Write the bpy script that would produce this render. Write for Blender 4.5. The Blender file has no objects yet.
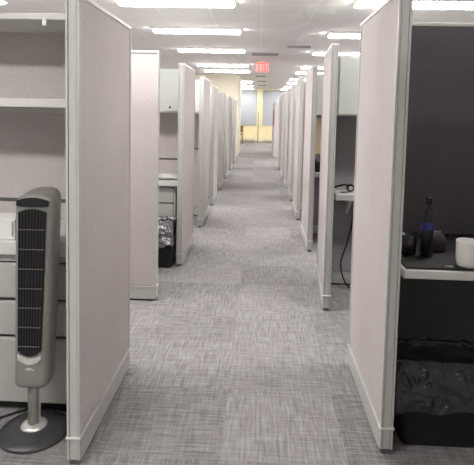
import bpy, bmesh, math, random
from mathutils import Vector, Matrix, noise
random.seed(7)
S = bpy.context.scene
C = S.collection
PI = math.pi

# ------------------------------------------------------------------ materials
def new_mat(name):
    m = bpy.data.materials.new(name); m.use_nodes = True
    nt = m.node_tree; nt.nodes.clear()
    out = nt.nodes.new('ShaderNodeOutputMaterial')
    b = nt.nodes.new('ShaderNodeBsdfPrincipled')
    nt.links.new(b.outputs[0], out.inputs[0])
    return m, nt, b

def mat(name, col, rough=.5, metal=0., var=.04, scale=30., bump=0., bscale=300., spec=.5):
    """plain surface: colour broken up by a fine noise, optional bump"""
    m, nt, b = new_mat(name)
    tc = nt.nodes.new('ShaderNodeTexCoord')
    n = nt.nodes.new('ShaderNodeTexNoise'); n.inputs['Scale'].default_value = scale
    n.inputs['Detail'].default_value = 4
    nt.links.new(tc.outputs['Object'], n.inputs['Vector'])
    r = nt.nodes.new('ShaderNodeValToRGB')
    r.color_ramp.elements[0].position = .3; r.color_ramp.elements[1].position = .7
    r.color_ramp.elements[0].color = tuple(c*(1-var) for c in col)+(1,)
    r.color_ramp.elements[1].color = tuple(min(1, c*(1+var)) for c in col)+(1,)
    nt.links.new(n.outputs['Fac'], r.inputs[0]); nt.links.new(r.outputs[0], b.inputs['Base Color'])
    b.inputs['Roughness'].default_value = rough; b.inputs['Metallic'].default_value = metal
    b.inputs['Specular IOR Level'].default_value = spec
    if bump:
        n2 = nt.nodes.new('ShaderNodeTexNoise'); n2.inputs['Scale'].default_value = bscale
        nt.links.new(tc.outputs['Object'], n2.inputs['Vector'])
        bp = nt.nodes.new('ShaderNodeBump'); bp.inputs['Strength'].default_value = bump
        bp.inputs['Distance'].default_value = .002
        nt.links.new(n2.outputs['Fac'], bp.inputs['Height']); nt.links.new(bp.outputs[0], b.inputs['Normal'])
    return m

def emit(name, col, strength):
    m, nt, b = new_mat(name)
    tc = nt.nodes.new('ShaderNodeTexCoord')
    b.inputs['Base Color'].default_value = tuple(col)+(1,)
    b.inputs['Emission Color'].default_value = tuple(col)+(1,)
    b.inputs['Emission Strength'].default_value = strength
    return m

def fabric_mat(name, a, b_):
    m, nt, b = new_mat(name)
    tc = nt.nodes.new('ShaderNodeTexCoord')
    n = nt.nodes.new('ShaderNodeTexNoise'); n.inputs['Scale'].default_value = 260; n.inputs['Detail'].default_value = 3
    n3 = nt.nodes.new('ShaderNodeTexNoise'); n3.inputs['Scale'].default_value = 3; n3.inputs['Detail'].default_value = 3
    nt.links.new(tc.outputs['Object'], n.inputs['Vector']); nt.links.new(tc.outputs['Object'], n3.inputs['Vector'])
    mx = nt.nodes.new('ShaderNodeMath'); mx.operation = 'MULTIPLY_ADD'
    nt.links.new(n3.outputs['Fac'], mx.inputs[0]); mx.inputs[1].default_value = .25
    nt.links.new(n.outputs['Fac'], mx.inputs[2])
    r = nt.nodes.new('ShaderNodeValToRGB')
    r.color_ramp.elements[0].position = .4; r.color_ramp.elements[1].position = .85
    r.color_ramp.elements[0].color = tuple(a)+(1,); r.color_ramp.elements[1].color = tuple(b_)+(1,)
    nt.links.new(mx.outputs[0], r.inputs[0]); nt.links.new(r.outputs[0], b.inputs['Base Color'])
    b.inputs['Roughness'].default_value = .95; b.inputs['Specular IOR Level'].default_value = .15
    bp = nt.nodes.new('ShaderNodeBump'); bp.inputs['Strength'].default_value = .25; bp.inputs['Distance'].default_value = .001
    nt.links.new(n.outputs['Fac'], bp.inputs['Height']); nt.links.new(bp.outputs[0], b.inputs['Normal'])
    return m

def carpet_mat():
    m, nt, b = new_mat('carpet_tile')
    L = nt.links.new; N = nt.nodes.new
    tc = N('ShaderNodeTexCoord'); sp = N('ShaderNodeSeparateXYZ'); L(tc.outputs['Object'], sp.inputs[0])
    T = .5
    def m_(op, a, b1=None, c=None):
        q = N('ShaderNodeMath'); q.operation = op
        for i, v in enumerate((a, b1, c)):
            if v is None: continue
            if isinstance(v, (int, float)): q.inputs[i].default_value = v
            else: L(v, q.inputs[i])
        return q.outputs[0]
    ix = m_('FLOOR', m_('DIVIDE', m_('ADD', sp.outputs[0], .12), T)); iy = m_('FLOOR', m_('DIVIDE', m_('ADD', sp.outputs[1], .17), T))
    par = m_('ABSOLUTE', m_('MODULO', m_('ADD', ix, iy), 2))
    cell = N('ShaderNodeCombineXYZ'); L(ix, cell.inputs[0]); L(iy, cell.inputs[1])
    wn = N('ShaderNodeTexWhiteNoise'); wn.noise_dimensions = '3D'; L(cell.outputs[0], wn.inputs['Vector'])
    def streak(sx, sy, off):
        mp = N('ShaderNodeMapping'); L(tc.outputs['Object'], mp.inputs['Vector'])
        mp.inputs['Scale'].default_value = (sx, sy, 1); mp.inputs['Location'].default_value = (off, off*.7, 0)
        n = N('ShaderNodeTexNoise'); n.inputs['Scale'].default_value = 1; n.inputs['Detail'].default_value = 2.5
        n.inputs['Roughness'].default_value = .6
        L(mp.outputs[0], n.inputs['Vector']); return n.outputs['Fac']
    def mix(f, a, c):
        return m_('ADD', m_('MULTIPLY', a, m_('SUBTRACT', 1, f)), m_('MULTIPLY', c, f))
    s1 = mix(par, streak(95, 7, 0), streak(7, 95, 3))
    s2 = mix(par, streak(6, 70, 11), streak(70, 6, 17))
    fine = N('ShaderNodeTexNoise'); fine.inputs['Scale'].default_value = 330; L(tc.outputs['Object'], fine.inputs['Vector'])
    v = m_('ADD', m_('MULTIPLY', s1, .62), m_('MULTIPLY', s2, .38))
    v = m_('ADD', v, m_('MULTIPLY', m_('SUBTRACT', fine.outputs['Fac'], .5), .22))
    v = m_('ADD', v, m_('MULTIPLY', m_('SUBTRACT', wn.outputs['Value'], .5), .10))
    r = N('ShaderNodeValToRGB'); L(v, r.inputs[0])
    r.color_ramp.elements[0].position = .33; r.color_ramp.elements[0].color = (.17, .16, .163, 1)
    r.color_ramp.elements[1].position = .70; r.color_ramp.elements[1].color = (.41, .39, .393, 1)
    e = r.color_ramp.elements.new(.5); e.color = (.275, .26, .263, 1)
    L(r.outputs[0], b.inputs['Base Color'])
    b.inputs['Roughness'].default_value = .95; b.inputs['Specular IOR Level'].default_value = .1
    bp = N('ShaderNodeBump'); bp.inputs['Strength'].default_value = .4; bp.inputs['Distance'].default_value = .003
    L(v, bp.inputs['Height']); L(bp.outputs[0], b.inputs['Normal'])
    return m

def ceiling_mat():
    m, nt, b = new_mat('ceiling_tile')
    L = nt.links.new; N = nt.nodes.new
    tc = N('ShaderNodeTexCoord')
    br = N('ShaderNodeTexBrick'); L(tc.outputs['Object'], br.inputs['Vector'])
    br.offset = 0; br.inputs['Scale'].default_value = 1
    br.inputs['Brick Width'].default_value = .61; br.inputs['Row Height'].default_value = .61
    br.inputs['Mortar Size'].default_value = .012; br.inputs['Bias'].default_value = 0
    br.inputs['Color1'].default_value = (.87, .855, .845, 1); br.inputs['Color2'].default_value = (.855, .84, .83, 1)
    br.inputs['Mortar'].default_value = (.93, .92, .91, 1)
    n = N('ShaderNodeTexNoise'); n.inputs['Scale'].default_value = 120; L(tc.outputs['Object'], n.inputs['Vector'])
    mx = N('ShaderNodeMix'); mx.data_type = 'RGBA'; mx.blend_type = 'MULTIPLY'; mx.inputs[0].default_value = .15
    L(br.outputs['Color'], mx.inputs[6]); L(n.outputs['Fac'], mx.inputs[7]); L(mx.outputs[2], b.inputs['Base Color'])
    b.inputs['Roughness'].default_value = .9
    return m

def film_mat(name, col, alpha, metal=0., scale=42, ridged=True):
    """thin crinkled plastic film"""
    m, nt, b = new_mat(name)
    tc = nt.nodes.new('ShaderNodeTexCoord')
    n = nt.nodes.new('ShaderNodeTexNoise'); n.inputs['Scale'].default_value = scale; n.inputs['Detail'].default_value = 2
    if ridged: n.noise_type = 'RIDGED_MULTIFRACTAL'
    b.inputs['Metallic'].default_value = metal
    n.inputs['Distortion'].default_value = 1.2
    nt.links.new(tc.outputs['Object'], n.inputs['Vector'])
    bp = nt.nodes.new('ShaderNodeBump'); bp.inputs['Strength'].default_value = 1.; bp.inputs['Distance'].default_value = .035
    nt.links.new(n.outputs['Fac'], bp.inputs['Height']); nt.links.new(bp.outputs[0], b.inputs['Normal'])
    b.inputs['Base Color'].default_value = tuple(col)+(1,); b.inputs['Roughness'].default_value = .13
    b.inputs['Specular IOR Level'].default_value = 1.
    b.inputs['Alpha'].default_value = alpha
    return m

M = {}
M['fabric'] = fabric_mat('mauve_grey_fabric', (.46, .418, .41), (.62, .572, .562))
M['fabric_shaded'] = fabric_mat('plum_fabric_shaded', (.105, .098, .108), (.155, .146, .158))  # plum fabric darkened, shade of the near-right cubicle put into its colour
M['fabric_plum'] = fabric_mat('plum_fabric', (.29, .262, .278), (.39, .355, .37))
M['trim'] = mat('grey_trim', (.50, .50, .475), .45, 0, .03)
M['trim_light'] = mat('light_trim', (.66, .65, .62), .4, 0, .03)
M['groove'] = mat('groove_dark', (.10, .10, .10), .8)
M['foot'] = mat('black_plastic', (.02, .02, .02), .5)
M['carpet'] = carpet_mat(); M['ceiling'] = ceiling_mat()
M['cream'] = mat('cream_wall', (.83, .77, .63), .8, 0, .03, 4)
M['yellow'] = mat('yellow_wall', (.86, .76, .47), .8, 0, .03, 4)
M['grey_wall'] = mat('grey_wall', (.50, .48, .46), .85, 0, .03, 4)
M['white_lam'] = mat('white_laminate', (.66, .66, .64), .35, 0, .02)
M['dark_lam'] = mat('charcoal_laminate', (.022, .021, .023), .6, 0, .05, spec=.2)
M['edge'] = mat('grey_edge_band', (.60, .59, .57), .4, 0, .02)
M['cabinet'] = mat('pale_grey_metal', (.62, .64, .61), .4, 0, .02)
M['file'] = mat('file_grey_metal', (.48, .48, .455), .4, 0, .03)
M['silver'] = mat('silver_plastic', (.31, .305, .28), .36, .35, .05, 60)
M['bright'] = mat('chrome', (.85, .84, .8), .22, .6, .02)
M['black'] = mat('black_gloss', (.018, .018, .02), .25, 0, .1)
M['blackm'] = mat('black_matt', (.018, .018, .019), .65, 0, .1, spec=.3)
M['grille'] = mat('grille_black', (.028, .027, .028), .4, 0, .1)
M['baseblk'] = mat('fan_base_plastic', (.05, .05, .052), .38, 0, .1)
M['porcelain'] = mat('white_glaze', (.74, .73, .69), .2, 0, .02)
M['card'] = mat('white_card', (.80, .79, .77), .6, 0, .02)
M['ink'] = mat('grey_ink', (.28, .28, .28), .7)
M['ink2'] = mat('dim_grey_plastic', (.11, .11, .11), .5)
M['redink'] = mat('mug_print', (.35, .22, .22), .6)
M['film_clear'] = film_mat('clear_film', (.04, .04, .045), .38, 0., 13)
M['film_silver'] = film_mat('silver_film', (.34, .34, .36), .95, .75, 12)
M['wrap'] = film_mat('white_wrap', (.85, .85, .85), .9, 0., 20)
M['bottle'] = mat('dark_bottle', (.018, .02, .028), .15, 0, .1)
M['blue'] = mat('blue_label', (.03, .04, .24), .4, 0, .1)
M['pouch'] = mat('maroon_cloth', (.045, .028, .03), .8, 0, .1)
M['blind'] = mat('white_blind', (.42, .435, .47), .8, 0, .02, 8)
M['glass'] = mat('window_glass', (.12, .14, .18), .1, 0, .05, 3)
M['heater'] = mat('cream_metal', (.72, .66, .50), .45, 0, .03)
M['pole'] = mat('brown_pole', (.16, .11, .06), .5, 0, .1)
M['wood'] = mat('brown_wood', (.25, .15, .07), .5, 0, .15, 20)
M['coat'] = mat('red_cloth', (.30, .07, .055), .9, 0, .1)
M['paper'] = mat('cream_paper', (.85, .70, .46), .8, 0, .03)
M['vent'] = mat('vent_grey', (.36, .35, .35), .6, 0, .03)
M['vent_dark'] = mat('vent_dark', (.10, .10, .10), .8)
M['tube'] = emit('lamp_diffuser', (1., .985, .955), 21.)
M['tube_dim'] = emit('lamp_diffuser_rear', (1., .985, .955), 6.)
M['exit_red'] = emit('exit_red', (1., .13, .115), .75)
M['exit_letter'] = emit('exit_letter', (1., .5, .46), .6)

# ------------------------------------------------------------------ mesh helpers
def box(bm, x0, x1, y0, y1, z0, z1, bev=0., seg=2):
    r = bmesh.ops.create_cube(bm, size=1)
    vs = r['verts']
    for v in vs:
        v.co = Vector(((x0+x1)/2+v.co.x*(x1-x0), (y0+y1)/2+v.co.y*(y1-y0), (z0+z1)/2+v.co.z*(z1-z0)))
    if bev:
        es = list({e for v in vs for e in v.link_edges})
        bmesh.ops.bevel(bm, geom=es, offset=bev, segments=seg, affect='EDGES', profile=.5)

def loft(bm, rings, cap=True, smooth=True):
    """rings: list of lists of Vector, all closed with the same count"""
    R = [[bm.verts.new(p) for p in r] for r in rings]
    n = len(R[0])
    for a, b in zip(R, R[1:]):
        for i in range(n):
            f = bm.faces.new((a[i], a[(i+1) % n], b[(i+1) % n], b[i])); f.smooth = smooth
    if cap:
        bm.faces.new(list(reversed(R[0]))); bm.faces.new(R[-1])

def circ(cx, cy, z, r, n=24):
    return [Vector((cx+r*math.cos(2*PI*i/n), cy+r*math.sin(2*PI*i/n), z)) for i in range(n)]

def lathe(bm, prof, cx=0, cy=0, n=28, cap=True):
    loft(bm, [circ(cx, cy, z, max(r, .0004), n) for r, z in prof], cap)

def tube(bm, pts, r, n=8):
    pts = [Vector(p) for p in pts]; rings = []
    up = Vector((0, 0, 1))
    for i, p in enumerate(pts):
        t = (pts[min(i+1, len(pts)-1)]-pts[max(i-1, 0)]).normalized()
        a = t.cross(up)
        if a.length < 1e-3: a = t.cross(Vector((1, 0, 0)))
        a.normalize(); b = t.cross(a)
        rings.append([p+r*(math.cos(2*PI*k/n)*a+math.sin(2*PI*k/n)*b) for k in range(n)])
    loft(bm, rings)

def smooth_path(pts, k=8):
    pts = [Vector(p) for p in pts]; out = []
    P = [pts[0]]+pts+[pts[-1]]
    for i in range(1, len(P)-2):
        for j in range(k):
            t = j/k; a, b, c, d = P[i-1:i+3]
            out.append(.5*((2*b)+(c-a)*t+(2*a-5*b+4*c-d)*t*t+(3*b-a-3*c+d)*t**3))
    out.append(pts[-1]); return out

def obj(name, bm, material, parent=None, loc=None, label=None):
    bmesh.ops.recalc_face_normals(bm, faces=bm.faces)
    me = bpy.data.meshes.new(name); bm.to_mesh(me); bm.free()
    if material is not None: me.materials.append(material)
    o = bpy.data.objects.new(name, me); C.objects.link(o)
    if parent is not None: o.parent = parent
    if loc: o.location = loc
    if label: o['label'] = label
    return o

def B(): return bmesh.new()
def boxobj(name, dims, material, parent=None, bev=0., **k):
    bm = B(); box(bm, *dims, bev=bev); return obj(name, bm, material, parent, **k)

def tag(o, label, cat, group=None):
    o['label'] = label; o['category'] = cat
    if group: o['group'] = group
    return o
def thing(name, label, cat, loc=(0, 0, 0), rz=0., group=None):
    o = bpy.data.objects.new(name, None); C.objects.link(o)
    o.location = loc; o.rotation_euler = (0, 0, rz); o.empty_display_size = .1
    return tag(o, label, cat, group)
def struct(o): o['kind'] = 'structure'; return o
def copy_thing(o, loc, rz, label, group=None):
    r = o.copy(); C.objects.link(r); r.location = loc; r.rotation_euler = (0, 0, rz); r['label'] = label
    if group: r['group'] = group
    for ch in [c for c in bpy.data.objects if c.parent == o]:
        c = ch.copy(); C.objects.link(c); c.parent = r
        for g in [q for q in bpy.data.objects if q.parent == ch]:
            d = g.copy(); C.objects.link(d); d.parent = c
    return r

# ------------------------------------------------------------------ room shell
CEIL = 2.55; FAR = 23.6; NEAR = -3.2; XW = 5.2
struct(boxobj('floor', (-XW-.1, XW+.1, NEAR-.1, FAR+.1, -.05, 0), M['carpet']))
struct(boxobj('ceiling', (-XW-.1, XW+.1, NEAR-.1, FAR+.1, CEIL, CEIL+.06), M['ceiling']))
struct(boxobj('wall_left', (-XW-.1, -XW, NEAR-.1, FAR+.1, 0, CEIL), M['grey_wall']))
struct(boxobj('wall_right', (XW, XW+.1, NEAR-.1, FAR+.1, 0, CEIL), M['grey_wall']))
struct(boxobj('wall_near', (-XW, XW, NEAR-.1, NEAR, 0, CEIL), M['grey_wall']))
# jutting cream wall on the left
struct(boxobj('wall_jut', (-XW, -.685, 15.45, 18.1, 0, CEIL), M['cream']))
# far wall with two window openings
W1 = (-1.75, -.15, 0.85, 2.46); W2 = (.17, 1.75, .85, 2.46)
bm = B()
for (x0, x1) in ((-XW, W1[0]), (W1[1], W2[0]), (W2[1], XW)): box(bm, x0, x1, FAR, FAR+.1, 0, CEIL)
for w in (W1, W2):
    box(bm, w[0], w[1], FAR, FAR+.1, 0, w[2]); box(bm, w[0], w[1], FAR, FAR+.1, w[3], CEIL)
struct(obj('wall_far', bm, M['yellow']))
for i, w in enumerate((W1, W2)):
    bm = B(); t = .05
    box(bm, w[0], w[0]+t, FAR+.03, FAR+.09, w[2], w[3]); box(bm, w[1]-t, w[1], FAR+.03, FAR+.09, w[2], w[3])
    box(bm, w[0]+t, w[1]-t, FAR+.03, FAR+.09, w[2], w[2]+t); box(bm, w[0]+t, w[1]-t, FAR+.03, FAR+.09, w[3]-t, w[3])
    wf = struct(obj('window_%d' % (i+1), bm, M['cabinet']))
    boxobj('pane', (w[0]+t, w[1]-t, FAR+.055, FAR+.065, w[2]+t, w[3]-t), M['glass'], wf)
    root = thing('window_blind', 'white roller blind drawn down over the %s far window' % ('left', 'right')[i], 'blind', ((w[0]+w[1])/2, FAR-.02, w[2]-.02), 0, 'blinds on the far wall')
    hw = (w[1]-w[0])/2+.02; h = w[3]-w[2]+.06
    bm = B(); n = 10
    boxobj('sheet', (-hw, hw, -.006, .006, .03, h-.03), M['blind'], root)
    boxobj('bottom_rail', (-hw, hw, -.012, .012, 0, .035), M['vent'], root, .004)
    bm = B(); tube(bm, [(-hw, 0, h-.02), (hw, 0, h-.02)], .02, 12); obj('roller', bm, M['blind'], root)
# baseboard of the far wall
struct(boxobj('baseboard_far', (-XW, XW, FAR-.015, FAR, 0, .09), M['heater']))
for nm, x0, x1 in (('left', -1.7, -.16), ('right', .18, 1.7)):
    root = thing('baseboard_heater', 'low cream baseboard heater under the %s far window' % nm, 'heater', ((x0+x1)/2, FAR-.06, 0), 0, 'heaters along the far wall')
    w = (x1-x0)/2
    boxobj('casing', (-w, w, -.045, .042, .05, .2), M['heater'], root, .008)
    boxobj('slot', (-w+.03, w-.03, -.05, -.043, .075, .095), M['vent_dark'], root)
    for sx in (-1, 1): boxobj('foot', (sx*(w-.05)-.02, sx*(w-.05)+.02, -.035, .035, 0, .052), M['heater'], root)
bm = B(); tube(bm, [(0, 0, 0), (0, 0, 1.46)], .014, 10)
root = thing('pole', 'thin brown pole standing against the yellow pier between the two far windows', 'pole', (-.055, FAR-.05, 0))
obj('shaft', bm, M['pole'], root)
bm = B(); lathe(bm, [(.03, 0), (.03, .012), (.016, .02)]); obj('base', bm, M['pole'], root)
# small brown chair at the far left
root = thing('chair', 'small brown chair by the far wall past the cream wall corner', 'chair', (-1.0, 22.6, 0), math.radians(-70))
boxobj('seat', (-.22, .22, -.22, .22, .41, .45), M['wood'], root, .01)
for sx in (-1, 1):
    for sy in (-1, 1):
        boxobj('leg', (sx*.19-.02, sx*.19+.02, sy*.19-.02, sy*.19+.02, 0, .42), M['wood'], root)
bm = B(); box(bm, -.21, .21, .19, .22, .52, .82, .01)
for sx in (-1, 1): box(bm, sx*.19-.02, sx*.19+.02, .185, .215, .44, .78)
obj('backrest', bm, M['wood'], root)

# ------------------------------------------------------------------ ceiling fittings
def light_fixture(loc, label, group, dim=False):
    root = thing('ceiling_light', label, 'ceiling light', loc, 0, group)
    w, d = .63, .15
    bm = B()
    box(bm, -w, w, -d, -d+.02, 0, .028); box(bm, -w, w, d-.02, d, 0, .028)
    box(bm, -w, -w+.02, -d+.02, d-.02, 0, .028); box(bm, w-.02, w, -d+.02, d-.02, 0, .028)
    obj('frame', bm, M['card'], root)
    bm = B(); n = 10; rings = []
    for i in range(n+1):
        t = -1+2*i/n
        y = t*(d-.02); z = -.010-.020*(1-t**4)
        rings.append([Vector((-w+.02, y, z)), Vector((w-.02, y, z)), Vector((w-.02, y, .026)), Vector((-w+.02, y, .026))])
    loft(bm, rings)
    obj('diffuser', bm, M['tube_dim' if dim else 'tube'], root)
    return root
ORD = ['nearest', 'second', 'third', 'fourth', 'fifth', 'sixth', 'seventh', 'eighth', 'ninth', 'tenth']
LD = (5.33, 7.12, 9.28, 12.03, 13.7, 18.05, 20.5, 22.8)
RD = (5.28, 7.33, 9.45, 12.23, 13.9, 16.4, 18.25, 20.9, 22.95)
l0 = light_fixture((-.92, LD[0], CEIL-.03), 'nearest white ceiling light of the row left of the aisle', 'ceiling lights')
for k, d in enumerate(LD[1:]):
    copy_thing(l0, (-.92, d, CEIL-.03), 0, '%s white ceiling light back in the row left of the aisle' % ORD[k+1], 'ceiling lights')
for k, d in enumerate(RD):
    copy_thing(l0, (1.6, d, CEIL-.03), 0, ('%s white ceiling light back in the row over the right cubicles' % ORD[k]).replace('nearest white ceiling light back', 'nearest white ceiling light'), 'ceiling lights')
# unseen ceiling lights, added to brighten the cubicles and partitions
BG = 'added ceiling lights out of the frame'
for x, ds in ((-1.45, (.4,)), (-2.8, (.4,)), (-.92, (3.05,)), (1.6, (2.75, -.9, -2.2)), (-3.44, (2.8, 5.3, 7.8, 10.3, 12.8)), (4.12, (5.3, 7.8, 10.3, 12.8, 15.3, 18))):
    for d in ds: copy_thing(l0, (x, d, CEIL-.03), 0, 'white ceiling light added outside the frame for more light', BG)

def vent(loc, w, d, label):
    root = thing('ceiling_vent', label, 'vent', loc, 0, 'ceiling vents')
    bm = B()
    box(bm, -w, w, -d, -d+.02, 0, .02); box(bm, -w, w, d-.02, d, 0, .02)
    box(bm, -w, -w+.02, -d+.02, d-.02, 0, .02); box(bm, w-.02, w, -d+.02, d-.02, 0, .02)
    obj('frame', bm, M['vent'], root)
    boxobj('backing', (-w+.02, w-.02, -d+.02, d-.02, .013, .02), M['vent_dark'], root)
    n = 5
    for k in range(n):
        y = -d+.02+(2*d-.04)*(k+.5)/n
        boxobj('slat', (-w+.02, w-.02, y-.012, y+.004, .002, .013), M['vent'], root)
vent((.08, 9.87, CEIL-.02), .26, .15, 'largest dark slotted ceiling vent, on this side of the exit sign')
vent((.66, 8.75, CEIL-.02), .2, .08, 'slim ceiling vent nearest the viewpoint, right of the aisle')
vent((.015, 15.55, CEIL-.02), .15, .15, 'small ceiling vent directly behind the exit sign')
vent((.045, 17.85, CEIL-.02), .15, .15, 'second small ceiling vent behind the exit sign')
vent((.07, 20.3, CEIL-.02), .15, .15, 'third small ceiling vent behind, closest to the far windows')

# exit sign
root = thing('exit_sign', 'glowing red EXIT sign hanging from the ceiling over the aisle', 'exit sign', (.035, 11.2, 2.30))
boxobj('housing', (-.145, .145, 0, .05, 0, .22), M['card'], root, .006)
boxobj('face', (-.135, .135, -.006, 0, .01, .21), M['exit_red'], root)
boxobj('mount', (-.06, .06, .005, .045, .22, CEIL-2.30), M['card'], root)
def strokes(bm, segs, ox, w, h, z0, t):
    for (x0, z0_, x1, z1_) in segs:
        a = Vector((ox+x0*w, -.010, z0+z0_*h)); b = Vector((ox+x1*w, -.010, z0+z1_*h))
        d = (b-a).normalized(); q = Vector((-d.z, 0, d.x))*t/2; e = d*t/2
        front = [a-e-q, b+e-q, b+e+q, a-e+q]
        loft(bm, [front, [p+Vector((0, .0045, 0)) for p in front]], smooth=False)
LET = {'E': [(0, 0, 0, 1), (0, 1, 1, 1), (0, .5, .8, .5), (0, 0, 1, 0)], 'X': [(0, 0, 1, 1), (0, 1, 1, 0)],
       'I': [(.5, 0, .5, 1)], 'T': [(.5, 0, .5, 1), (0, 1, 1, 1)]}
for k, ch in enumerate('EXIT'):
    bm = B(); strokes(bm, LET[ch], -.115+k*.064, .038, .12, .05, .013)
    obj('letter', bm, M['exit_letter'], root)

# ------------------------------------------------------------------ cubicle partitions
TH = .05
def partition(loc, rz, L, H, label, group, fab='fabric', seam=None, name='cubicle_partition', far_post=True):
    """local x runs along the panel, thickness centred on local y"""
    root = thing(name, label, 'partition', loc, rz, group)
    h = TH/2; f = M[fab]
    # woven panel infill
    boxobj('fabric_panel', (.012, L-.012, -h+.004, h-.004, .112, H-.016), f, root, .003)
    # ends: two flanges, a grooved centre strip
    for x0, x1, s in ((0, .016, -1), (L-.016, L, 1)):
        if s == 1 and not far_post: continue
        bm = B()
        box(bm, x0, x1, -h, -h+.009, .022, H-.012, .001); box(bm, x0, x1, h-.009, h, .022, H-.012, .001)
        xi0, xi1 = (x0+.003, x1) if s < 0 else (x0, x1-.003)
        box(bm, xi0, xi1, -h+.011, h-.011, .022, H-.012)
        p = obj('end_post', bm, M['trim'], root)
        bm = B(); box(bm, x0+.007, x1-.007, -h+.008, h-.008, .001, H-.014); obj('groove', bm, M['groove'], p)
        # white clip wrapping the foot of the post
        bm = B()
        xa, xb = (x0-.004, x0+.03) if s < 0 else (x1-.03, x1+.004)
        box(bm, xa, xb, -h-.004, h+.004, .104, .113, .002)
        obj('clip', bm, M['trim_light'], root)
    bm = B(); box(bm, 0, L, -h-.001, h+.001, H-.018, H, .004)
    obj('top_cap', bm, M['trim_light'], root)
    bm = B(); box(bm, .014, L-.014, -h-.001, h+.001, .014, .10, .002); box(bm, .014, L-.014, -h-.004, h+.004, .10, .108, .002)
    obj('base_rail', bm, M['trim'], root)
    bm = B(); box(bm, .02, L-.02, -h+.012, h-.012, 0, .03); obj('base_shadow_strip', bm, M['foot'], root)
    for x in (.05, L-.05):
        bm = B(); lathe(bm, [(.02, 0), (.02, .008), (.008, .01), (.008, .03)], x, 0, 14); obj('foot', bm, M['foot'], root)
    if seam:
        bm = B(); box(bm, .015, L-.015, -h-.001, h+.001, seam-.009, seam+.009, .001); obj('seam_rail', bm, M['groove'], root)
    return root

XL, XR = -.651-TH/2, .514+TH/2
LH = 1.775; RH = 1.835; PL = .725
WG = 'aisle partitions'
ordl = {'A': 'tall grey fabric partition beside the tower fan, nearest on the left of the aisle',
        'B': 'grey fabric partition along the aisle just beyond the one facing the viewer on the left',
        'C': 'third grey partition back running along the left of the aisle',
        'D': 'fourth grey partition back running along the left of the aisle',
        'E': 'fifth grey partition back running along the left of the aisle',
        'F': 'sixth grey partition back running along the left of the aisle',
        'G': 'seventh grey partition back running along the left of the aisle',
        'H': 'last grey partition on the left of the aisle, before the cream wall'}
for k, y, H in (('A', 1.757, LH), ('B', 4.23, LH), ('C', 5.72, LH), ('D', 7.15, 1.75), ('E', 8.62, 1.75), ('F', 10.2, 1.74), ('G', 11.75, 1.74), ('H', 13.4, 1.74)):
    partition((XL, y, 0), PI/2, PL, H, ordl[k], WG)
partition((-.705, 3.44, 0), PI, 1.55, LH, 'grey fabric partition on the left whose broad face looks at the viewer', 'partitions between cubicles')
ordr = ['tall pale partition beside the white mug, nearest on the right of the aisle',
        'second pale partition on the right, in front of the headset desk',
        'third pale partition back along the right of the aisle',
        'fourth pale partition back along the right of the aisle',
        'fifth pale partition back along the right of the aisle',
        'sixth pale partition back along the right of the aisle',
        'seventh pale partition back along the right of the aisle',
        'eighth pale partition back on the right, last of the unbroken row']
for k, (y, dx, a) in enumerate(((1.909, 0, 0), (3.35, -.045, -3.2), (4.83, -.01, 0), (6.3, -.01, 0), (7.72, 0, 0), (9.0, 0, 0), (10.45, 0, 0), (12.1, -.02, 0))):
    partition((XR+dx, y, 0), PI/2+math.radians(a), PL if k else .725, RH, ordr[k], WG)
partition((.49, 15.40, 0), PI/2, PL, 1.75, 'grey partition with the red cloth, beyond the gap on the far right', WG)
partition((.49, 17.0, 0), PI/2, PL, 1.75, 'rearmost grey partition on the right, closest to the far windows', WG)

DG = 'partitions between cubicles'
partition((.467, 15.37, 0), 0, 1.6, 1.75, 'grey partition facing the viewer beyond the gap on the far right', DG)
partition((-.705, 2.49, 0), PI, 1.6, LH-.02, 'mauve partition behind the tower fan and drawer cabinet', DG, seam=.885)
partition((-.705, 4.925, 0), PI, 1.6, LH-.02, 'partition under the pale cabinet, behind the silver bag on the left', DG, seam=.885)
partition((-.705, 6.41, 0), PI, 1.6, LH-.02, 'partition across the third left cubicle, behind a thin gap', DG, seam=.885)
partition((.57, 1.08, 0), 0, 1.6, RH, 'unseen partition added to shade the right cubicle, outside the frame', DG)  # unseen, added to block light from behind the viewpoint
partition((.57, 2.61, 0), 0, 1.6, RH, 'partition behind the white mug and bottle, plum darkened as shade', DG, 'fabric_shaded')
partition((.57, 3.925, 0), 0, 1.6, RH-.02, 'dark plum partition behind the headset and pale cabinet on the right', DG, 'fabric_plum')
partition((.57, 5.57, 0), 0, 1.6, RH-.02, 'partition with the cream notice in the third right cubicle', DG, 'fabric_plum')

partition((-2.33, .95, 0), PI/2, 1.51, LH-.02, 'unseen partition added to cut side light in the tower fan cubicle, outside the frame', DG)  # unseen, added to dim stray light around the fan
for k, y in enumerate((7.86, 9.33, 10.9, 12.46)):
    partition((-.705, y, 0), PI, 1.6, 1.74, 'partition across the %s left cubicle, seen in a narrow gap' % ORD[k+3], DG)
for k, y in enumerate((7.0, 8.42, 9.7, 11.15)):
    partition((.57, y, 0), 0, 1.6, RH-.02, 'partition across the %s right cubicle, seen in a narrow gap' % ORD[k+3], DG, 'fabric_plum')
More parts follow.
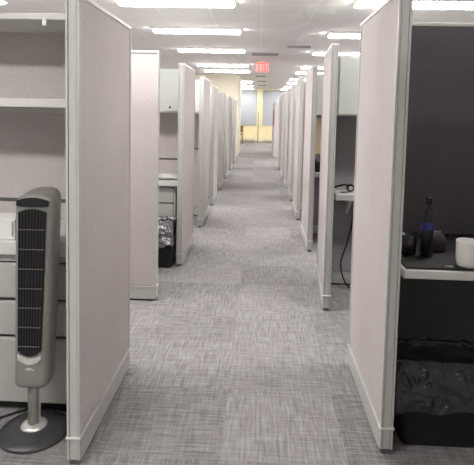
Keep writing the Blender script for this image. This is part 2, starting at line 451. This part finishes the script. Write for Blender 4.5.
# ------------------------------------------------------------------ worktops, cabinets
def worktop(loc, w, d, z, t, label, top, edge='edge', xdir=1, brackets=True):
    """front edge along local y=0, slab from local x 0 to xdir*w, back at y=d"""
    root = thing('worktop', label, 'worktop', loc, 0, 'cubicle worktops')
    x0, x1 = (0, w) if xdir > 0 else (-w, 0)
    bm = B(); box(bm, x0+.012, x1-.012, .012, d, z-t+.001, z, .001); obj('slab', bm, M[top], root)
    bm = B()
    box(bm, x0, x1, 0, .014, z-t, z+.0005, .006, 3)
    box(bm, x0, x0+.013, .008, d, z-t, z+.0005, .004); box(bm, x1-.013, x1, .008, d, z-t, z+.0005, .004)
    obj('edge_band', bm, M[edge], root)
    for x in (x0+.12, x1-.12) if brackets else ():
        bm = B()
        loft(bm, [[Vector((x+s, d-.004, z-t)), Vector((x+s, d-.3 if d > .4 else d*.3, z-t)), Vector((x+s, d-.3 if d > .4 else d*.3, z-t-.03)), Vector((x+s, d-.004, z-t-.14))] for s in (-.01, .01)], smooth=False)
        obj('bracket', bm, M['trim'], root)
    return root
worktop((-.73, 2.03, 0), 1.5, .434, .785, .06, 'white worktop behind the tower fan, holding the barcode box', 'white_lam', 'white_lam', -1, False)
worktop((-.73, 4.45, 0), 1.5, .449, .725, .05, 'white worktop above the drawers behind the silver bag', 'white_lam', 'white_lam', -1, False)
worktop((.585, 1.935, 0), 1.5, .649, .75, .036, 'dark topped worktop with pale edge under the white mug', 'dark_lam')
worktop((.585, 3.68, 0), 1.5, .219, .77, .05, 'white worktop with the headset in the second right cubicle', 'white_lam')
worktop((.585, 5.2, 0), 1.5, .344, .75, .05, 'worktop below the cream notice in the third right cubicle', 'white_lam')

def file_cabinet(loc, w, d, H, seams, label):
    """local front at y=0; seams: (z0,z1) of every drawer"""
    root = thing('drawer_cabinet', label, 'drawer cabinet', loc, 0, 'drawer cabinets')
    boxobj('body', (-w, w, .022, d, .05, H), M['groove'], root)
    for xs in (-w, w-.015): boxobj('side_panel', (xs, xs+.015, .003, d, .04, H+.001), M['file'], root)
    boxobj('top_rail', (-w+.016, w-.016, .002, .03, seams[-1][1]+.012, H), M['file'], root, .003)
    boxobj('plinth', (-w+.02, w-.02, .05, d-.02, 0, .05), M['foot'], root)
    for z0, z1 in seams:
        dr = boxobj('drawer', (-w+.018, w-.018, 0, .022, z0, z1), M['file'], root, .004)
        boxobj('grip', (-w+.04, w-.04, .004, .018, z1, z1+.004), M['trim'], dr)
    return root
file_cabinet((-1.30, 2.055, 0), .53, .40, .72, ((.055, .342), (.362, .508), (.528, .678)), 'grey three drawer cabinet behind the tower fan')
file_cabinet((-1.18, 4.50, 0), .42, .39, .67, ((.055, .36), (.375, .5), (.515, .65)), 'grey drawer cabinet behind the silver bag on the left')

def overhead(loc, w, d, h, label, xdir):
    """closed flip door cabinet; local back at y=0, front at -d"""
    root = thing('overhead_cabinet', label, 'cabinet', loc, 0, 'overhead cabinets')
    x0, x1 = (0, w) if xdir > 0 else (-w, 0)
    boxobj('body', (x0, x1, -d+.02, 0, 0, h), M['cabinet'], root, .003)
    dr = boxobj('door', (x0+.004, x1-.004, -d, -d+.018, .006, h-.02), M['cabinet'], root, .006)
    xx = x1-.1 if xdir < 0 else x0+.75
    bm = B(); bmesh.ops.create_cone(bm, cap_ends=True, segments=14, radius1=.01, radius2=.01, depth=.012, matrix=Matrix.Translation((xx, -d-.004, .055)) @ Matrix.Rotation(PI/2, 4, 'X'))
    obj('lock', bm, M['foot'], dr)
    boxobj('handle', (xx-.06, xx+.06, -d-.012, -d, .02, .032), M['trim_light'], dr, .002)
overhead((-.735, 4.898, 1.345), 1.2, .32, .41, 'pale grey overhead cabinet above the silver bag on the left', -1)
overhead((-.735, 6.383, 1.345), 1.2, .32, .41, 'pale overhead cabinet in the third left cubicle', -1)
overhead((.558, 3.898, 1.355), 1.2, .34, .43, 'pale grey overhead cabinet above the headset on the right', 1)
overhead((.6, 5.543, 1.355), 1.2, .32, .43, 'pale overhead cabinet above the cream notice', 1)

# open overhead shelf in the near-left cubicle
root = thing('overhead_shelf', 'open grey overhead shelf unit above the tower fan', 'shelf', (-.73, 2.463, 1.36))
W = 1.4; D = .36
boxobj('lower_shelf', (-W, -.004, -D, 0, 0, .038), M['trim_light'], root, .004)
boxobj('upper_shelf', (-W, -.004, -D, 0, .375, .402), M['trim_light'], root, .004)
for x0 in (-.016, -W-.016): boxobj('end_panel', (x0, x0+.016, -D+.02, 0, -.02, .375), M['trim'], root, .003)
boxobj('light_rail', (-W, -.03, -D+.1, -D+.16, -.02, 0), M['trim'], root, .003)
tag(boxobj('clip', (-.009, .009, -.006, .006, -.03, .0), M['card'], None, .002, loc=(-.925, 2.098, 1.738)), 'tiny white tag hanging under the upper shelf edge', 'tag')

# ------------------------------------------------------------------ tower fan
root = thing('tower_fan', 'silver and black tower fan on a round base, beside the left partition', 'fan', (-.912, 1.94, 0), 0)
YA = math.radians(2)
bm = B(); lathe(bm, [(.138, 0), (.142, .006), (.138, .014), (.10, .026), (.05, .034), (.03, .036)], n=48); obj('base', bm, M['baseblk'], root)
bm = B(); lathe(bm, [(.052, .026), (.054, .034), (.047, .042), (.03, .047)], n=32); obj('collar', bm, M['bright'], root)
bm = B(); lathe(bm, [(.025, .03), (.0245, .14), (.024, .26)], n=24)
obj('neck', bm, M['silver'], root)
bm = B(); box(bm, .018, .026, -.006, .006, .05, .225, .002); obj('neck_rib', bm, M['trim'], root)
ZB, ZT = .222, 1.018
def hw(z):        # half width of the front at height z
    t = (z-ZB)/(ZT-ZB); return .070+.010*min(1, t*1.2)
def section(z, k=1., dz=None, n=40):
    """D-shaped section: broad front, flanks drawn in towards a rounded back"""
    w = hw(z)*k; pts = []
    for i in range(n):
        a = 2*PI*i/n; c, s = math.cos(a), math.sin(a)
        e = .42 if s < 0 else .75
        x = w*math.copysign(abs(c)**e, c); y = (.062*k if s < 0 else .085*k)*math.copysign(abs(s)**(.55 if s < 0 else .9), s)
        zz = z if dz is None else z+dz(x, y)
        pts.append(Vector((x, y, zz)))
    return pts
rot = Matrix.Rotation(YA, 4, 'Z') @ Matrix.Identity(4)
sh = Matrix(((1, 0, .03, 0), (0, 1, 0, 0), (0, 0, 1, 0), (0, 0, 0, 1)))   # the column leans a touch
def fin(bm): bmesh.ops.transform(bm, matrix=sh @ rot, verts=bm.verts)
rings = []
for k, z in ((.70, ZB), (.90, ZB+.003), (.97, ZB+.012), (1, ZB+.03)): rings.append(section(z, k))
for i in range(1, 13): rings.append(section(ZB+.03+(ZT-.06-ZB-.03)*i/12))
slope = lambda x, y: .16*(y-.0)
rings.append(section(ZT-.03, 1., lambda x, y: slope(x, y)))
rings.append(section(ZT-.010, .985, lambda x, y: slope(x, y)-.4*x*x/.08*.5))
rings.append(section(ZT-.002, .93, lambda x, y: slope(x, y)-.4*x*x/.08*.5))
rings.append(section(ZT+.003, .65, lambda x, y: slope(x, y)-.4*x*x/.08*.5))
rings.append(section(ZT+.002, .2, lambda x, y: slope(x, y)))
bm = B(); loft(bm, rings); fin(bm); obj('housing', bm, M['silver'], root)
FY = -.0625
def outline(z0, z1, wf, top_arch, bot_arch, y, n=12):
    """closed outline in the front plane, from z0 to z1 with arched ends"""
    pts = []
    for i in range(n+1):
        t = -1+2*i/n; pts.append((t*wf(z0), z0-bot_arch*(1-t*t)))
    for i in range(n+1):
        t = 1-2*i/n; pts.append((t*wf(z1), z1+top_arch*(1-t*t)))
    return [Vector((x, y, z)) for x, z in pts]
def plate(name, out, dy, m, parent):
    bm = B(); loft(bm, [out, [p+Vector((0, dy, 0)) for p in out]], smooth=False); fin(bm); return obj(name, bm, m, parent)
gz0, gz1 = .386, .948
gw = lambda z: hw(z)*(.70 if z > .6 else .66)
g = plate('grille', outline(gz0, gz1, gw, .014, .026, FY), -.004, M['grille'], root)
bz = plate('grille_chin', outline(gz0-.034, gz0-.016, gw, -.018, .026, FY), -.0055, M['bright'], root)
bm = B()
for k in range(9):
    t = -1+2*(k+.5)/9
    x0 = t*gw(gz0); x1 = t*gw(gz1)
    zlo = gz0-.026*(1-t*t)+.004; zhi = gz1+.014*(1-t*t)-.004
    loft(bm, [[Vector((x+s, y, z)) for s, y in ((-.0017, FY-.003), (.0017, FY-.003), (.0017, FY-.010), (-.0017, FY-.010))] for x, z in ((x0, zlo), (x1, zhi))], smooth=False)
fin(bm); obj('louvre', bm, M['black'], g)
for k in range(7):
    z = gz0+.02+k*.079
    w = gw(z)
    bm = B(); box(bm, -w+.004, w-.004, FY-.0125, FY-.009, z-.0018, z+.0018)
    fin(bm); obj('grille_bar', bm, M['ink2'], g)
# control window, buttons, badge
cw = lambda z: hw(z)*.80
plate('control_window', outline(.972, .994, cw, .012, .004, FY), -.004, M['black'], root)
bm = B()
for x, r in ((-.022, .007), (-.006, .009), (.012, .009), (.028, .007)):
    bmesh.ops.create_uvsphere(bm, u_segments=12, v_segments=8, radius=r, matrix=Matrix.Translation((x, -.052, ZT-.018)) @ Matrix.Scale(.5, 4, (0, 0, 1)))
fin(bm); obj('button', bm, M['bright'], root)
bm = B(); pts = [Vector((.019*math.cos(2*PI*i/24), FY+.002, .302+.007*math.sin(2*PI*i/24))) for i in range(24)]
loft(bm, [pts, [p+Vector((0, -.006, 0)) for p in pts]], smooth=False); fin(bm); bd = obj('badge', bm, M['bright'], root)
bm = B(); box(bm, -.015, .015, FY-.006, FY-.004, .3035, .3065); fin(bm); obj('badge_lettering', bm, M['ink'], bd)
# power cord on the carpet
cord = smooth_path([(-.78, 2.075, .006), (-.90, 2.096, .006), (-1.0, 2.085, .006), (-1.09, 2.02, .006), (-1.15, 1.95, .006), (-1.12, 1.89, .006), (-1.22, 1.82, .006), (-1.5, 1.84, .006)])
bm = B(); tube(bm, cord, .0055, 8)
tag(obj('power_cord', bm, M['blackm']), 'black power cord lying on the carpet behind the tower fan base', 'cord')

# white box with a barcode
root = thing('cardboard_box', 'white box with grey barcode on the worktop left of the fan', 'box', (-1.18, 2.12, .785), math.radians(4))
boxobj('carton', (-.14, .125, -.06, .08, 0, .088), M['card'], root, .003)
bm = B(); x = -.035
for wd in (.006, .003, .008, .003, .004, .007, .003, .006):
    box(bm, x, x+wd, -.0612, -.0598, .03, .07); x += wd+.004
obj('barcode', bm, M['ink'], root)
bm = B(); box(bm, .112, .119, -.0612, -.0598, .012, .078, .0005); obj('side_slot', bm, M['ink'], root)
tag(boxobj('paper_sheet', (-.16, .12, -.04, .03, 0, .004), M['card'], None, .001, loc=(-1.16, 2.075, .7856)) if False else boxobj('paper_stack', (-.10, .10, -.07, .07, 0, .012), M['card'], None, .002, loc=(-.83, 2.16, .7856)), 'white papers on the worktop at the right of the tower fan', 'papers')

# ------------------------------------------------------------------ waste bins and bags
def bin_obj(loc, w, d, h, label):
    root = thing('waste_bin', label, 'waste bin', loc, 0, 'waste bins')
    bm = B()
    def rr(k, z, r=.03, n=5):
        W_, D_ = w*k, d*k; p = []
        for cx, cy, a0 in ((W_-r, D_-r, 0), (-W_+r, D_-r, 90), (-W_+r, -D_+r, 180), (W_-r, -D_+r, 270)):
            for i in range(n+1):
                a = math.radians(a0+90*i/n); p.append(Vector((cx+r*math.cos(a), cy+r*math.sin(a), z)))
        return p
    loft(bm, [rr(.82, .0), rr(.84, .01), rr(.98, h-.02), rr(1.03, h-.018), rr(1.03, h), rr(.97, h), rr(.95, h-.03), rr(.80, .015)])
    obj('shell', bm, M['blackm'], root)
def liner(loc, w, d, h, drop, seed, material, label, puff=.025, low=0., flare=.01):
    """bag mouth folded over the rim, hanging as a crinkled skirt"""
    bm = B(); n = 190; rings = []; NR = 22
    prof = [(.90, h-.10), (.93, h-.01), (1.03, h+.008), (1.09, h+.002)]
    for j in range(1, NR+1): prof.append((1.09+.10*math.sin(j/NR*PI*.8), h-drop*j/NR))
    def crease(v): return .5-2*abs(noise.noise(v))
    for j, (k, z) in enumerate(prof):
        ring = []
        for i in range(n):
            a = 2*PI*i/n; c, s = math.cos(a), math.sin(a)
            m_ = max(abs(c), abs(s))**.75
            x, y = w*k*c/m_, d*k*s/m_
            am = 0 if j < 3 else min(1, (j-2)/7)
            nz = noise.noise(Vector((c*3.2+seed, s*3.2, z*9)))*puff*am
            nz += (crease(Vector((x*11+seed, y*11+x*5, z*9)))*.55+crease(Vector((x*24, y*24+seed, z*30)))*.22)*puff*am
            zz = z+(noise.noise(Vector((c*2+seed, s*2, 5)))*.07+low*(c*.5))*am*max(0, j-3)/NR+noise.noise(Vector((c*6, s*6, seed)))*.012
            fl = flare*am*max(0, j-3)/NR
            p = Vector((x+c*nz+c*fl, y+s*nz+s*fl, max(zz, .03)))
            p.x = max(p.x, .572-loc[0]) if loc[0] > 0 else min(p.x, -.722-loc[0])
            ring.append(p)
        rings.append(ring)
    loft(bm, rings, cap=False)
    o = obj('bin_liner', bm, material); o.location = loc
    md = o.modifiers.new('film', 'SOLIDIFY'); md.thickness = .0008
    return tag(o, label, 'plastic bag', 'bags over the bin rims')
bin_obj((.79, 2.06, 0), .205, .10, .36, 'black waste bin under the dark worktop on the right')
liner((.79, 2.06, 0), .205, .10, .365, .17, 5.7, M['film_clear'], 'clear crinkled bag hanging over the rim of the right bin', .035, .13, .06)
bin_obj((-.845, 4.26, 0), .13, .10, .40, 'black waste bin on the left below the drawers, under a silver bag')
liner((-.845, 4.26, 0), .13, .10, .41, .22, 8.4, M['film_silver'], 'shiny silver grey bag covering the left bin', .035, 0, .025)

# ------------------------------------------------------------------ desk items
# mug
root = thing('mug', 'white mug near the edge of the dark worktop', 'mug', (.862, 2.012, .75))
bm = B(); lathe(bm, [(.032, 0), (.040, .002), (.043, .012), (.0465, .03), (.048, .104), (.0475, .1075), (.0455, .107), (.044, .03), (.035, .012)], n=40); obj('cup', bm, M['porcelain'], root)
bm = B(); tube(bm, smooth_path([(.044, .012, .09), (.075, .02, .092), (.088, .024, .06), (.07, .02, .03), (.044, .012, .028)]), .006, 10); obj('handle', bm, M['porcelain'], root)
bm = B()
for z0, z1, a0, a1 in ((.062, .068, -72, -40), (.053, .058, -70, -44), (.044, .048, -66, -48)):
    rings = []
    for i in range(9):
        a = math.radians(a0+(a1-a0)*i/8); c, s = math.cos(a), math.sin(a)
        rings.append([Vector((c*r, s*r, z)) for r, z in ((.0474, z0), (.0482, z0), (.0482, z1), (.0474, z1))])
    loft(bm, rings)
obj('print', bm, M['redink'], root)
bm = B(); loft(bm, [[Vector((-.02, y, .001+t)), Vector((.012, y*.6, .004+t)), Vector((.012, y*.6, .0055+t)), Vector((-.02, y, .0025+t))] for y, t in ((-.008, 0), (.008, .003))], smooth=False)
tag(obj('paper_scrap', bm, M['ink'], None, (.782, 1.985, .75)), 'small grey scrap on the worktop touching the mug', 'paper')
tag(boxobj('desk_mat', (-.12, .12, -.17, .17, 0, .004), M['blackm'], None, .001, loc=(.725, 2.13, .7505)), 'thin black mat on the worktop under the bottle', 'mat')
# bottle
root = thing('bottle', 'dark slim bottle with blue band standing on the black mat', 'bottle', (.735, 2.13, .755))
bm = B(); lathe(bm, [(.022, 0), (.026, .004), (.026, .15), (.022, .18), (.012, .21), (.011, .235)], n=28); obj('body', bm, M['bottle'], root)
bm = B(); lathe(bm, [(.0265, .118), (.0268, .120), (.0268, .147), (.0265, .149)], n=28); obj('band', bm, M['blue'], root, label='blue band')
bm = B(); lathe(bm, [(.0135, .232), (.0135, .255), (.011, .258)], n=20); obj('cap', bm, M['black'], root)
bm = B(); lathe(bm, [(.030, 0), (.034, .002), (.037, .085), (.035, .086), (.032, .006)], n=28)
tag(obj('tumbler', bm, M['black'], None, (.665, 2.16, .755)), 'short dark tumbler to the left of the blue banded bottle', 'tumbler')
# pouch
root = thing('pouch', 'dark maroon zipped pouch between the bottle and the mug', 'pouch', (.80, 2.22, .755), math.radians(12))
bm = B(); rings = []
for z, k in ((0, .92), (.01, 1), (.045, .98), (.075, .75), (.088, .35)):
    rings.append([Vector((.052*k*math.copysign(abs(math.cos(a))**.6, math.cos(a)), .035*k*math.copysign(abs(math.sin(a))**.6, math.sin(a)), z+.004*noise.noise(Vector((math.cos(a)*2, math.sin(a)*2, z*20))))) for a in [2*PI*i/28 for i in range(28)]])
for v in rings[0]: v.z = 0
loft(bm, rings); obj('body', bm, M['pouch'], root)
boxobj('zip', (-.03, .03, -.003, .003, .084, .091), M['vent'], root, .001)

# headset on the second right desk
root = thing('headset', 'black headset lying on the white worktop in the second right cubicle', 'headset', (.665, 3.79, .77))
bm = B(); tube(bm, smooth_path([(.045, 0, .03), (.02, .0, .055), (-.03, 0, .05), (-.075, .01, .03), (-.085, .02, .008)]), .008, 8); obj('headband', bm, M['black'], root)
for p in ((.045, -.012, .033), (-.08, .02, .022)):
    ec = None
    bm = B(); bmesh.ops.create_cone(bm, cap_ends=True, segments=24, radius1=.032 if p[0] > 0 else .021, radius2=.026 if p[0] > 0 else .018, depth=.024, matrix=Matrix.Translation(p) @ Matrix.Rotation(PI/2, 4, 'X'))
    ec = obj('ear_cup', bm, M['black'], root)
    bm = B(); bmesh.ops.create_cone(bm, cap_ends=True, segments=20, radius1=.017, radius2=.013, depth=.006, matrix=Matrix.Translation((p[0], p[1]-.014, p[2])) @ Matrix.Rotation(PI/2, 4, 'X'))
    obj('cap_ring', bm, M['trim'], ec)
bm = B(); tube(bm, smooth_path([(.04, -.02, .01), (.0, -.05, .006), (-.04, -.06, .006)]), .004, 8); obj('microphone', bm, M['black'], root)
bm = B(); tube(bm, smooth_path([(.76, 3.892, .70), (.75, 3.885, .5), (.71, 3.87, .33), (.67, 3.85, .2), (.69, 3.84, .08), (.74, 3.83, .006), (.82, 3.80, .006)]), .006, 8)
tag(obj('cable', bm, M['blackm']), 'black cable hanging below the headset worktop to the carpet', 'cable')
# notice and dark stand in the third right cubicle
tag(boxobj('paper_notice', (-.11, .11, -.0015, .0015, 0, .40), M['paper'], None, .0005, loc=(.69, 5.5415, .925)), 'tall cream paper notice pinned in the third right cubicle', 'notice')
root = thing('desk_phone', 'dark desk phone under the cream notice', 'phone', (.655, 5.33, .75))
bm = B(); loft(bm, [[Vector((s, -.08, 0)), Vector((s, -.08, .025)), Vector((s, .06, .10)), Vector((s, .08, 0))] for s in (-.06, .1)], smooth=False); obj('body', bm, M['blackm'], root)
bm = B(); tube(bm, smooth_path([(-.035, -.075, .045), (-.035, -.0, .085), (-.035, .055, .115)]), .014, 10); obj('handset', bm, M['black'], root)
# wrapped parcel on the left worktop
bm = B(); rings = []
for j in range(9):
    u = -1+2*j/8; r = math.sqrt(max(.05, 1-u*u*.85))
    rings.append([Vector((u*.13, .09*r*math.cos(a), .03*r+.03*r*math.sin(a)+.006*noise.noise(Vector((u*5, math.cos(a)*3, math.sin(a)*3))))) for a in [2*PI*i/20 for i in range(20)]])
loft(bm, rings)
for v in bm.verts: v.co.z = max(v.co.z, 0)
tag(obj('plastic_wrap', bm, M['wrap'], None, (-.86, 4.58, .7256)), 'crumpled white plastic wrap on the worktop above the silver bag', 'plastic wrap')
# red cloth on the far right partition
bm = B(); rings = []
for j in range(11):
    z = .0+.50*(1-j/10); w = .05+.05*min(1, j/4)
    rings.append([Vector((-.014*(1 if j else .6)-.012*abs(math.sin(a*2.5+j*.3))*min(1, j/3), w*math.cos(a)*1.2, z)) if math.sin(a) > 0 else Vector((.0, w*math.cos(a)*1.2, z)) for a in [2*PI*i/24 for i in range(24)]])
loft(bm, rings)
tag(obj('hanging_cloth', bm, M['coat'], None, (.464, 15.62, 1.02)), 'dark red cloth hanging on a partition at the far right', 'cloth')

# ------------------------------------------------------------------ world, camera, view
w = bpy.data.worlds.new('World'); S.world = w; w.use_nodes = True
w.node_tree.nodes['Background'].inputs[0].default_value = (.5, .5, .5, 1)
w.node_tree.nodes['Background'].inputs[1].default_value = .05
pitch, yaw, roll = .0729, .0439, .0213
fwd = Vector((-math.sin(yaw)*math.cos(pitch), math.cos(yaw)*math.cos(pitch), -math.sin(pitch)))
right = Vector((math.cos(yaw), math.sin(yaw), 0)); up = right.cross(fwd)
r_ = math.cos(roll)*right+math.sin(roll)*up; u_ = -math.sin(roll)*right+math.cos(roll)*up
cam = bpy.data.cameras.new('camera'); co = bpy.data.objects.new('camera', cam); C.objects.link(co)
mt = Matrix.Identity(4)
for i in range(3): mt[i][0] = r_[i]; mt[i][1] = u_[i]; mt[i][2] = -fwd[i]
mt.translation = Vector((0, 0, 1.35)); co.matrix_world = mt
cam.sensor_width = 36; cam.lens = 493/474*36; cam.shift_y = -82.5/474; cam.clip_start = .05
S.camera = co
S.view_settings.view_transform = 'Standard'; S.view_settings.look = 'None'
S.view_settings.exposure = .8; S.view_settings.gamma = 1; S.view_settings.use_curve_mapping = False
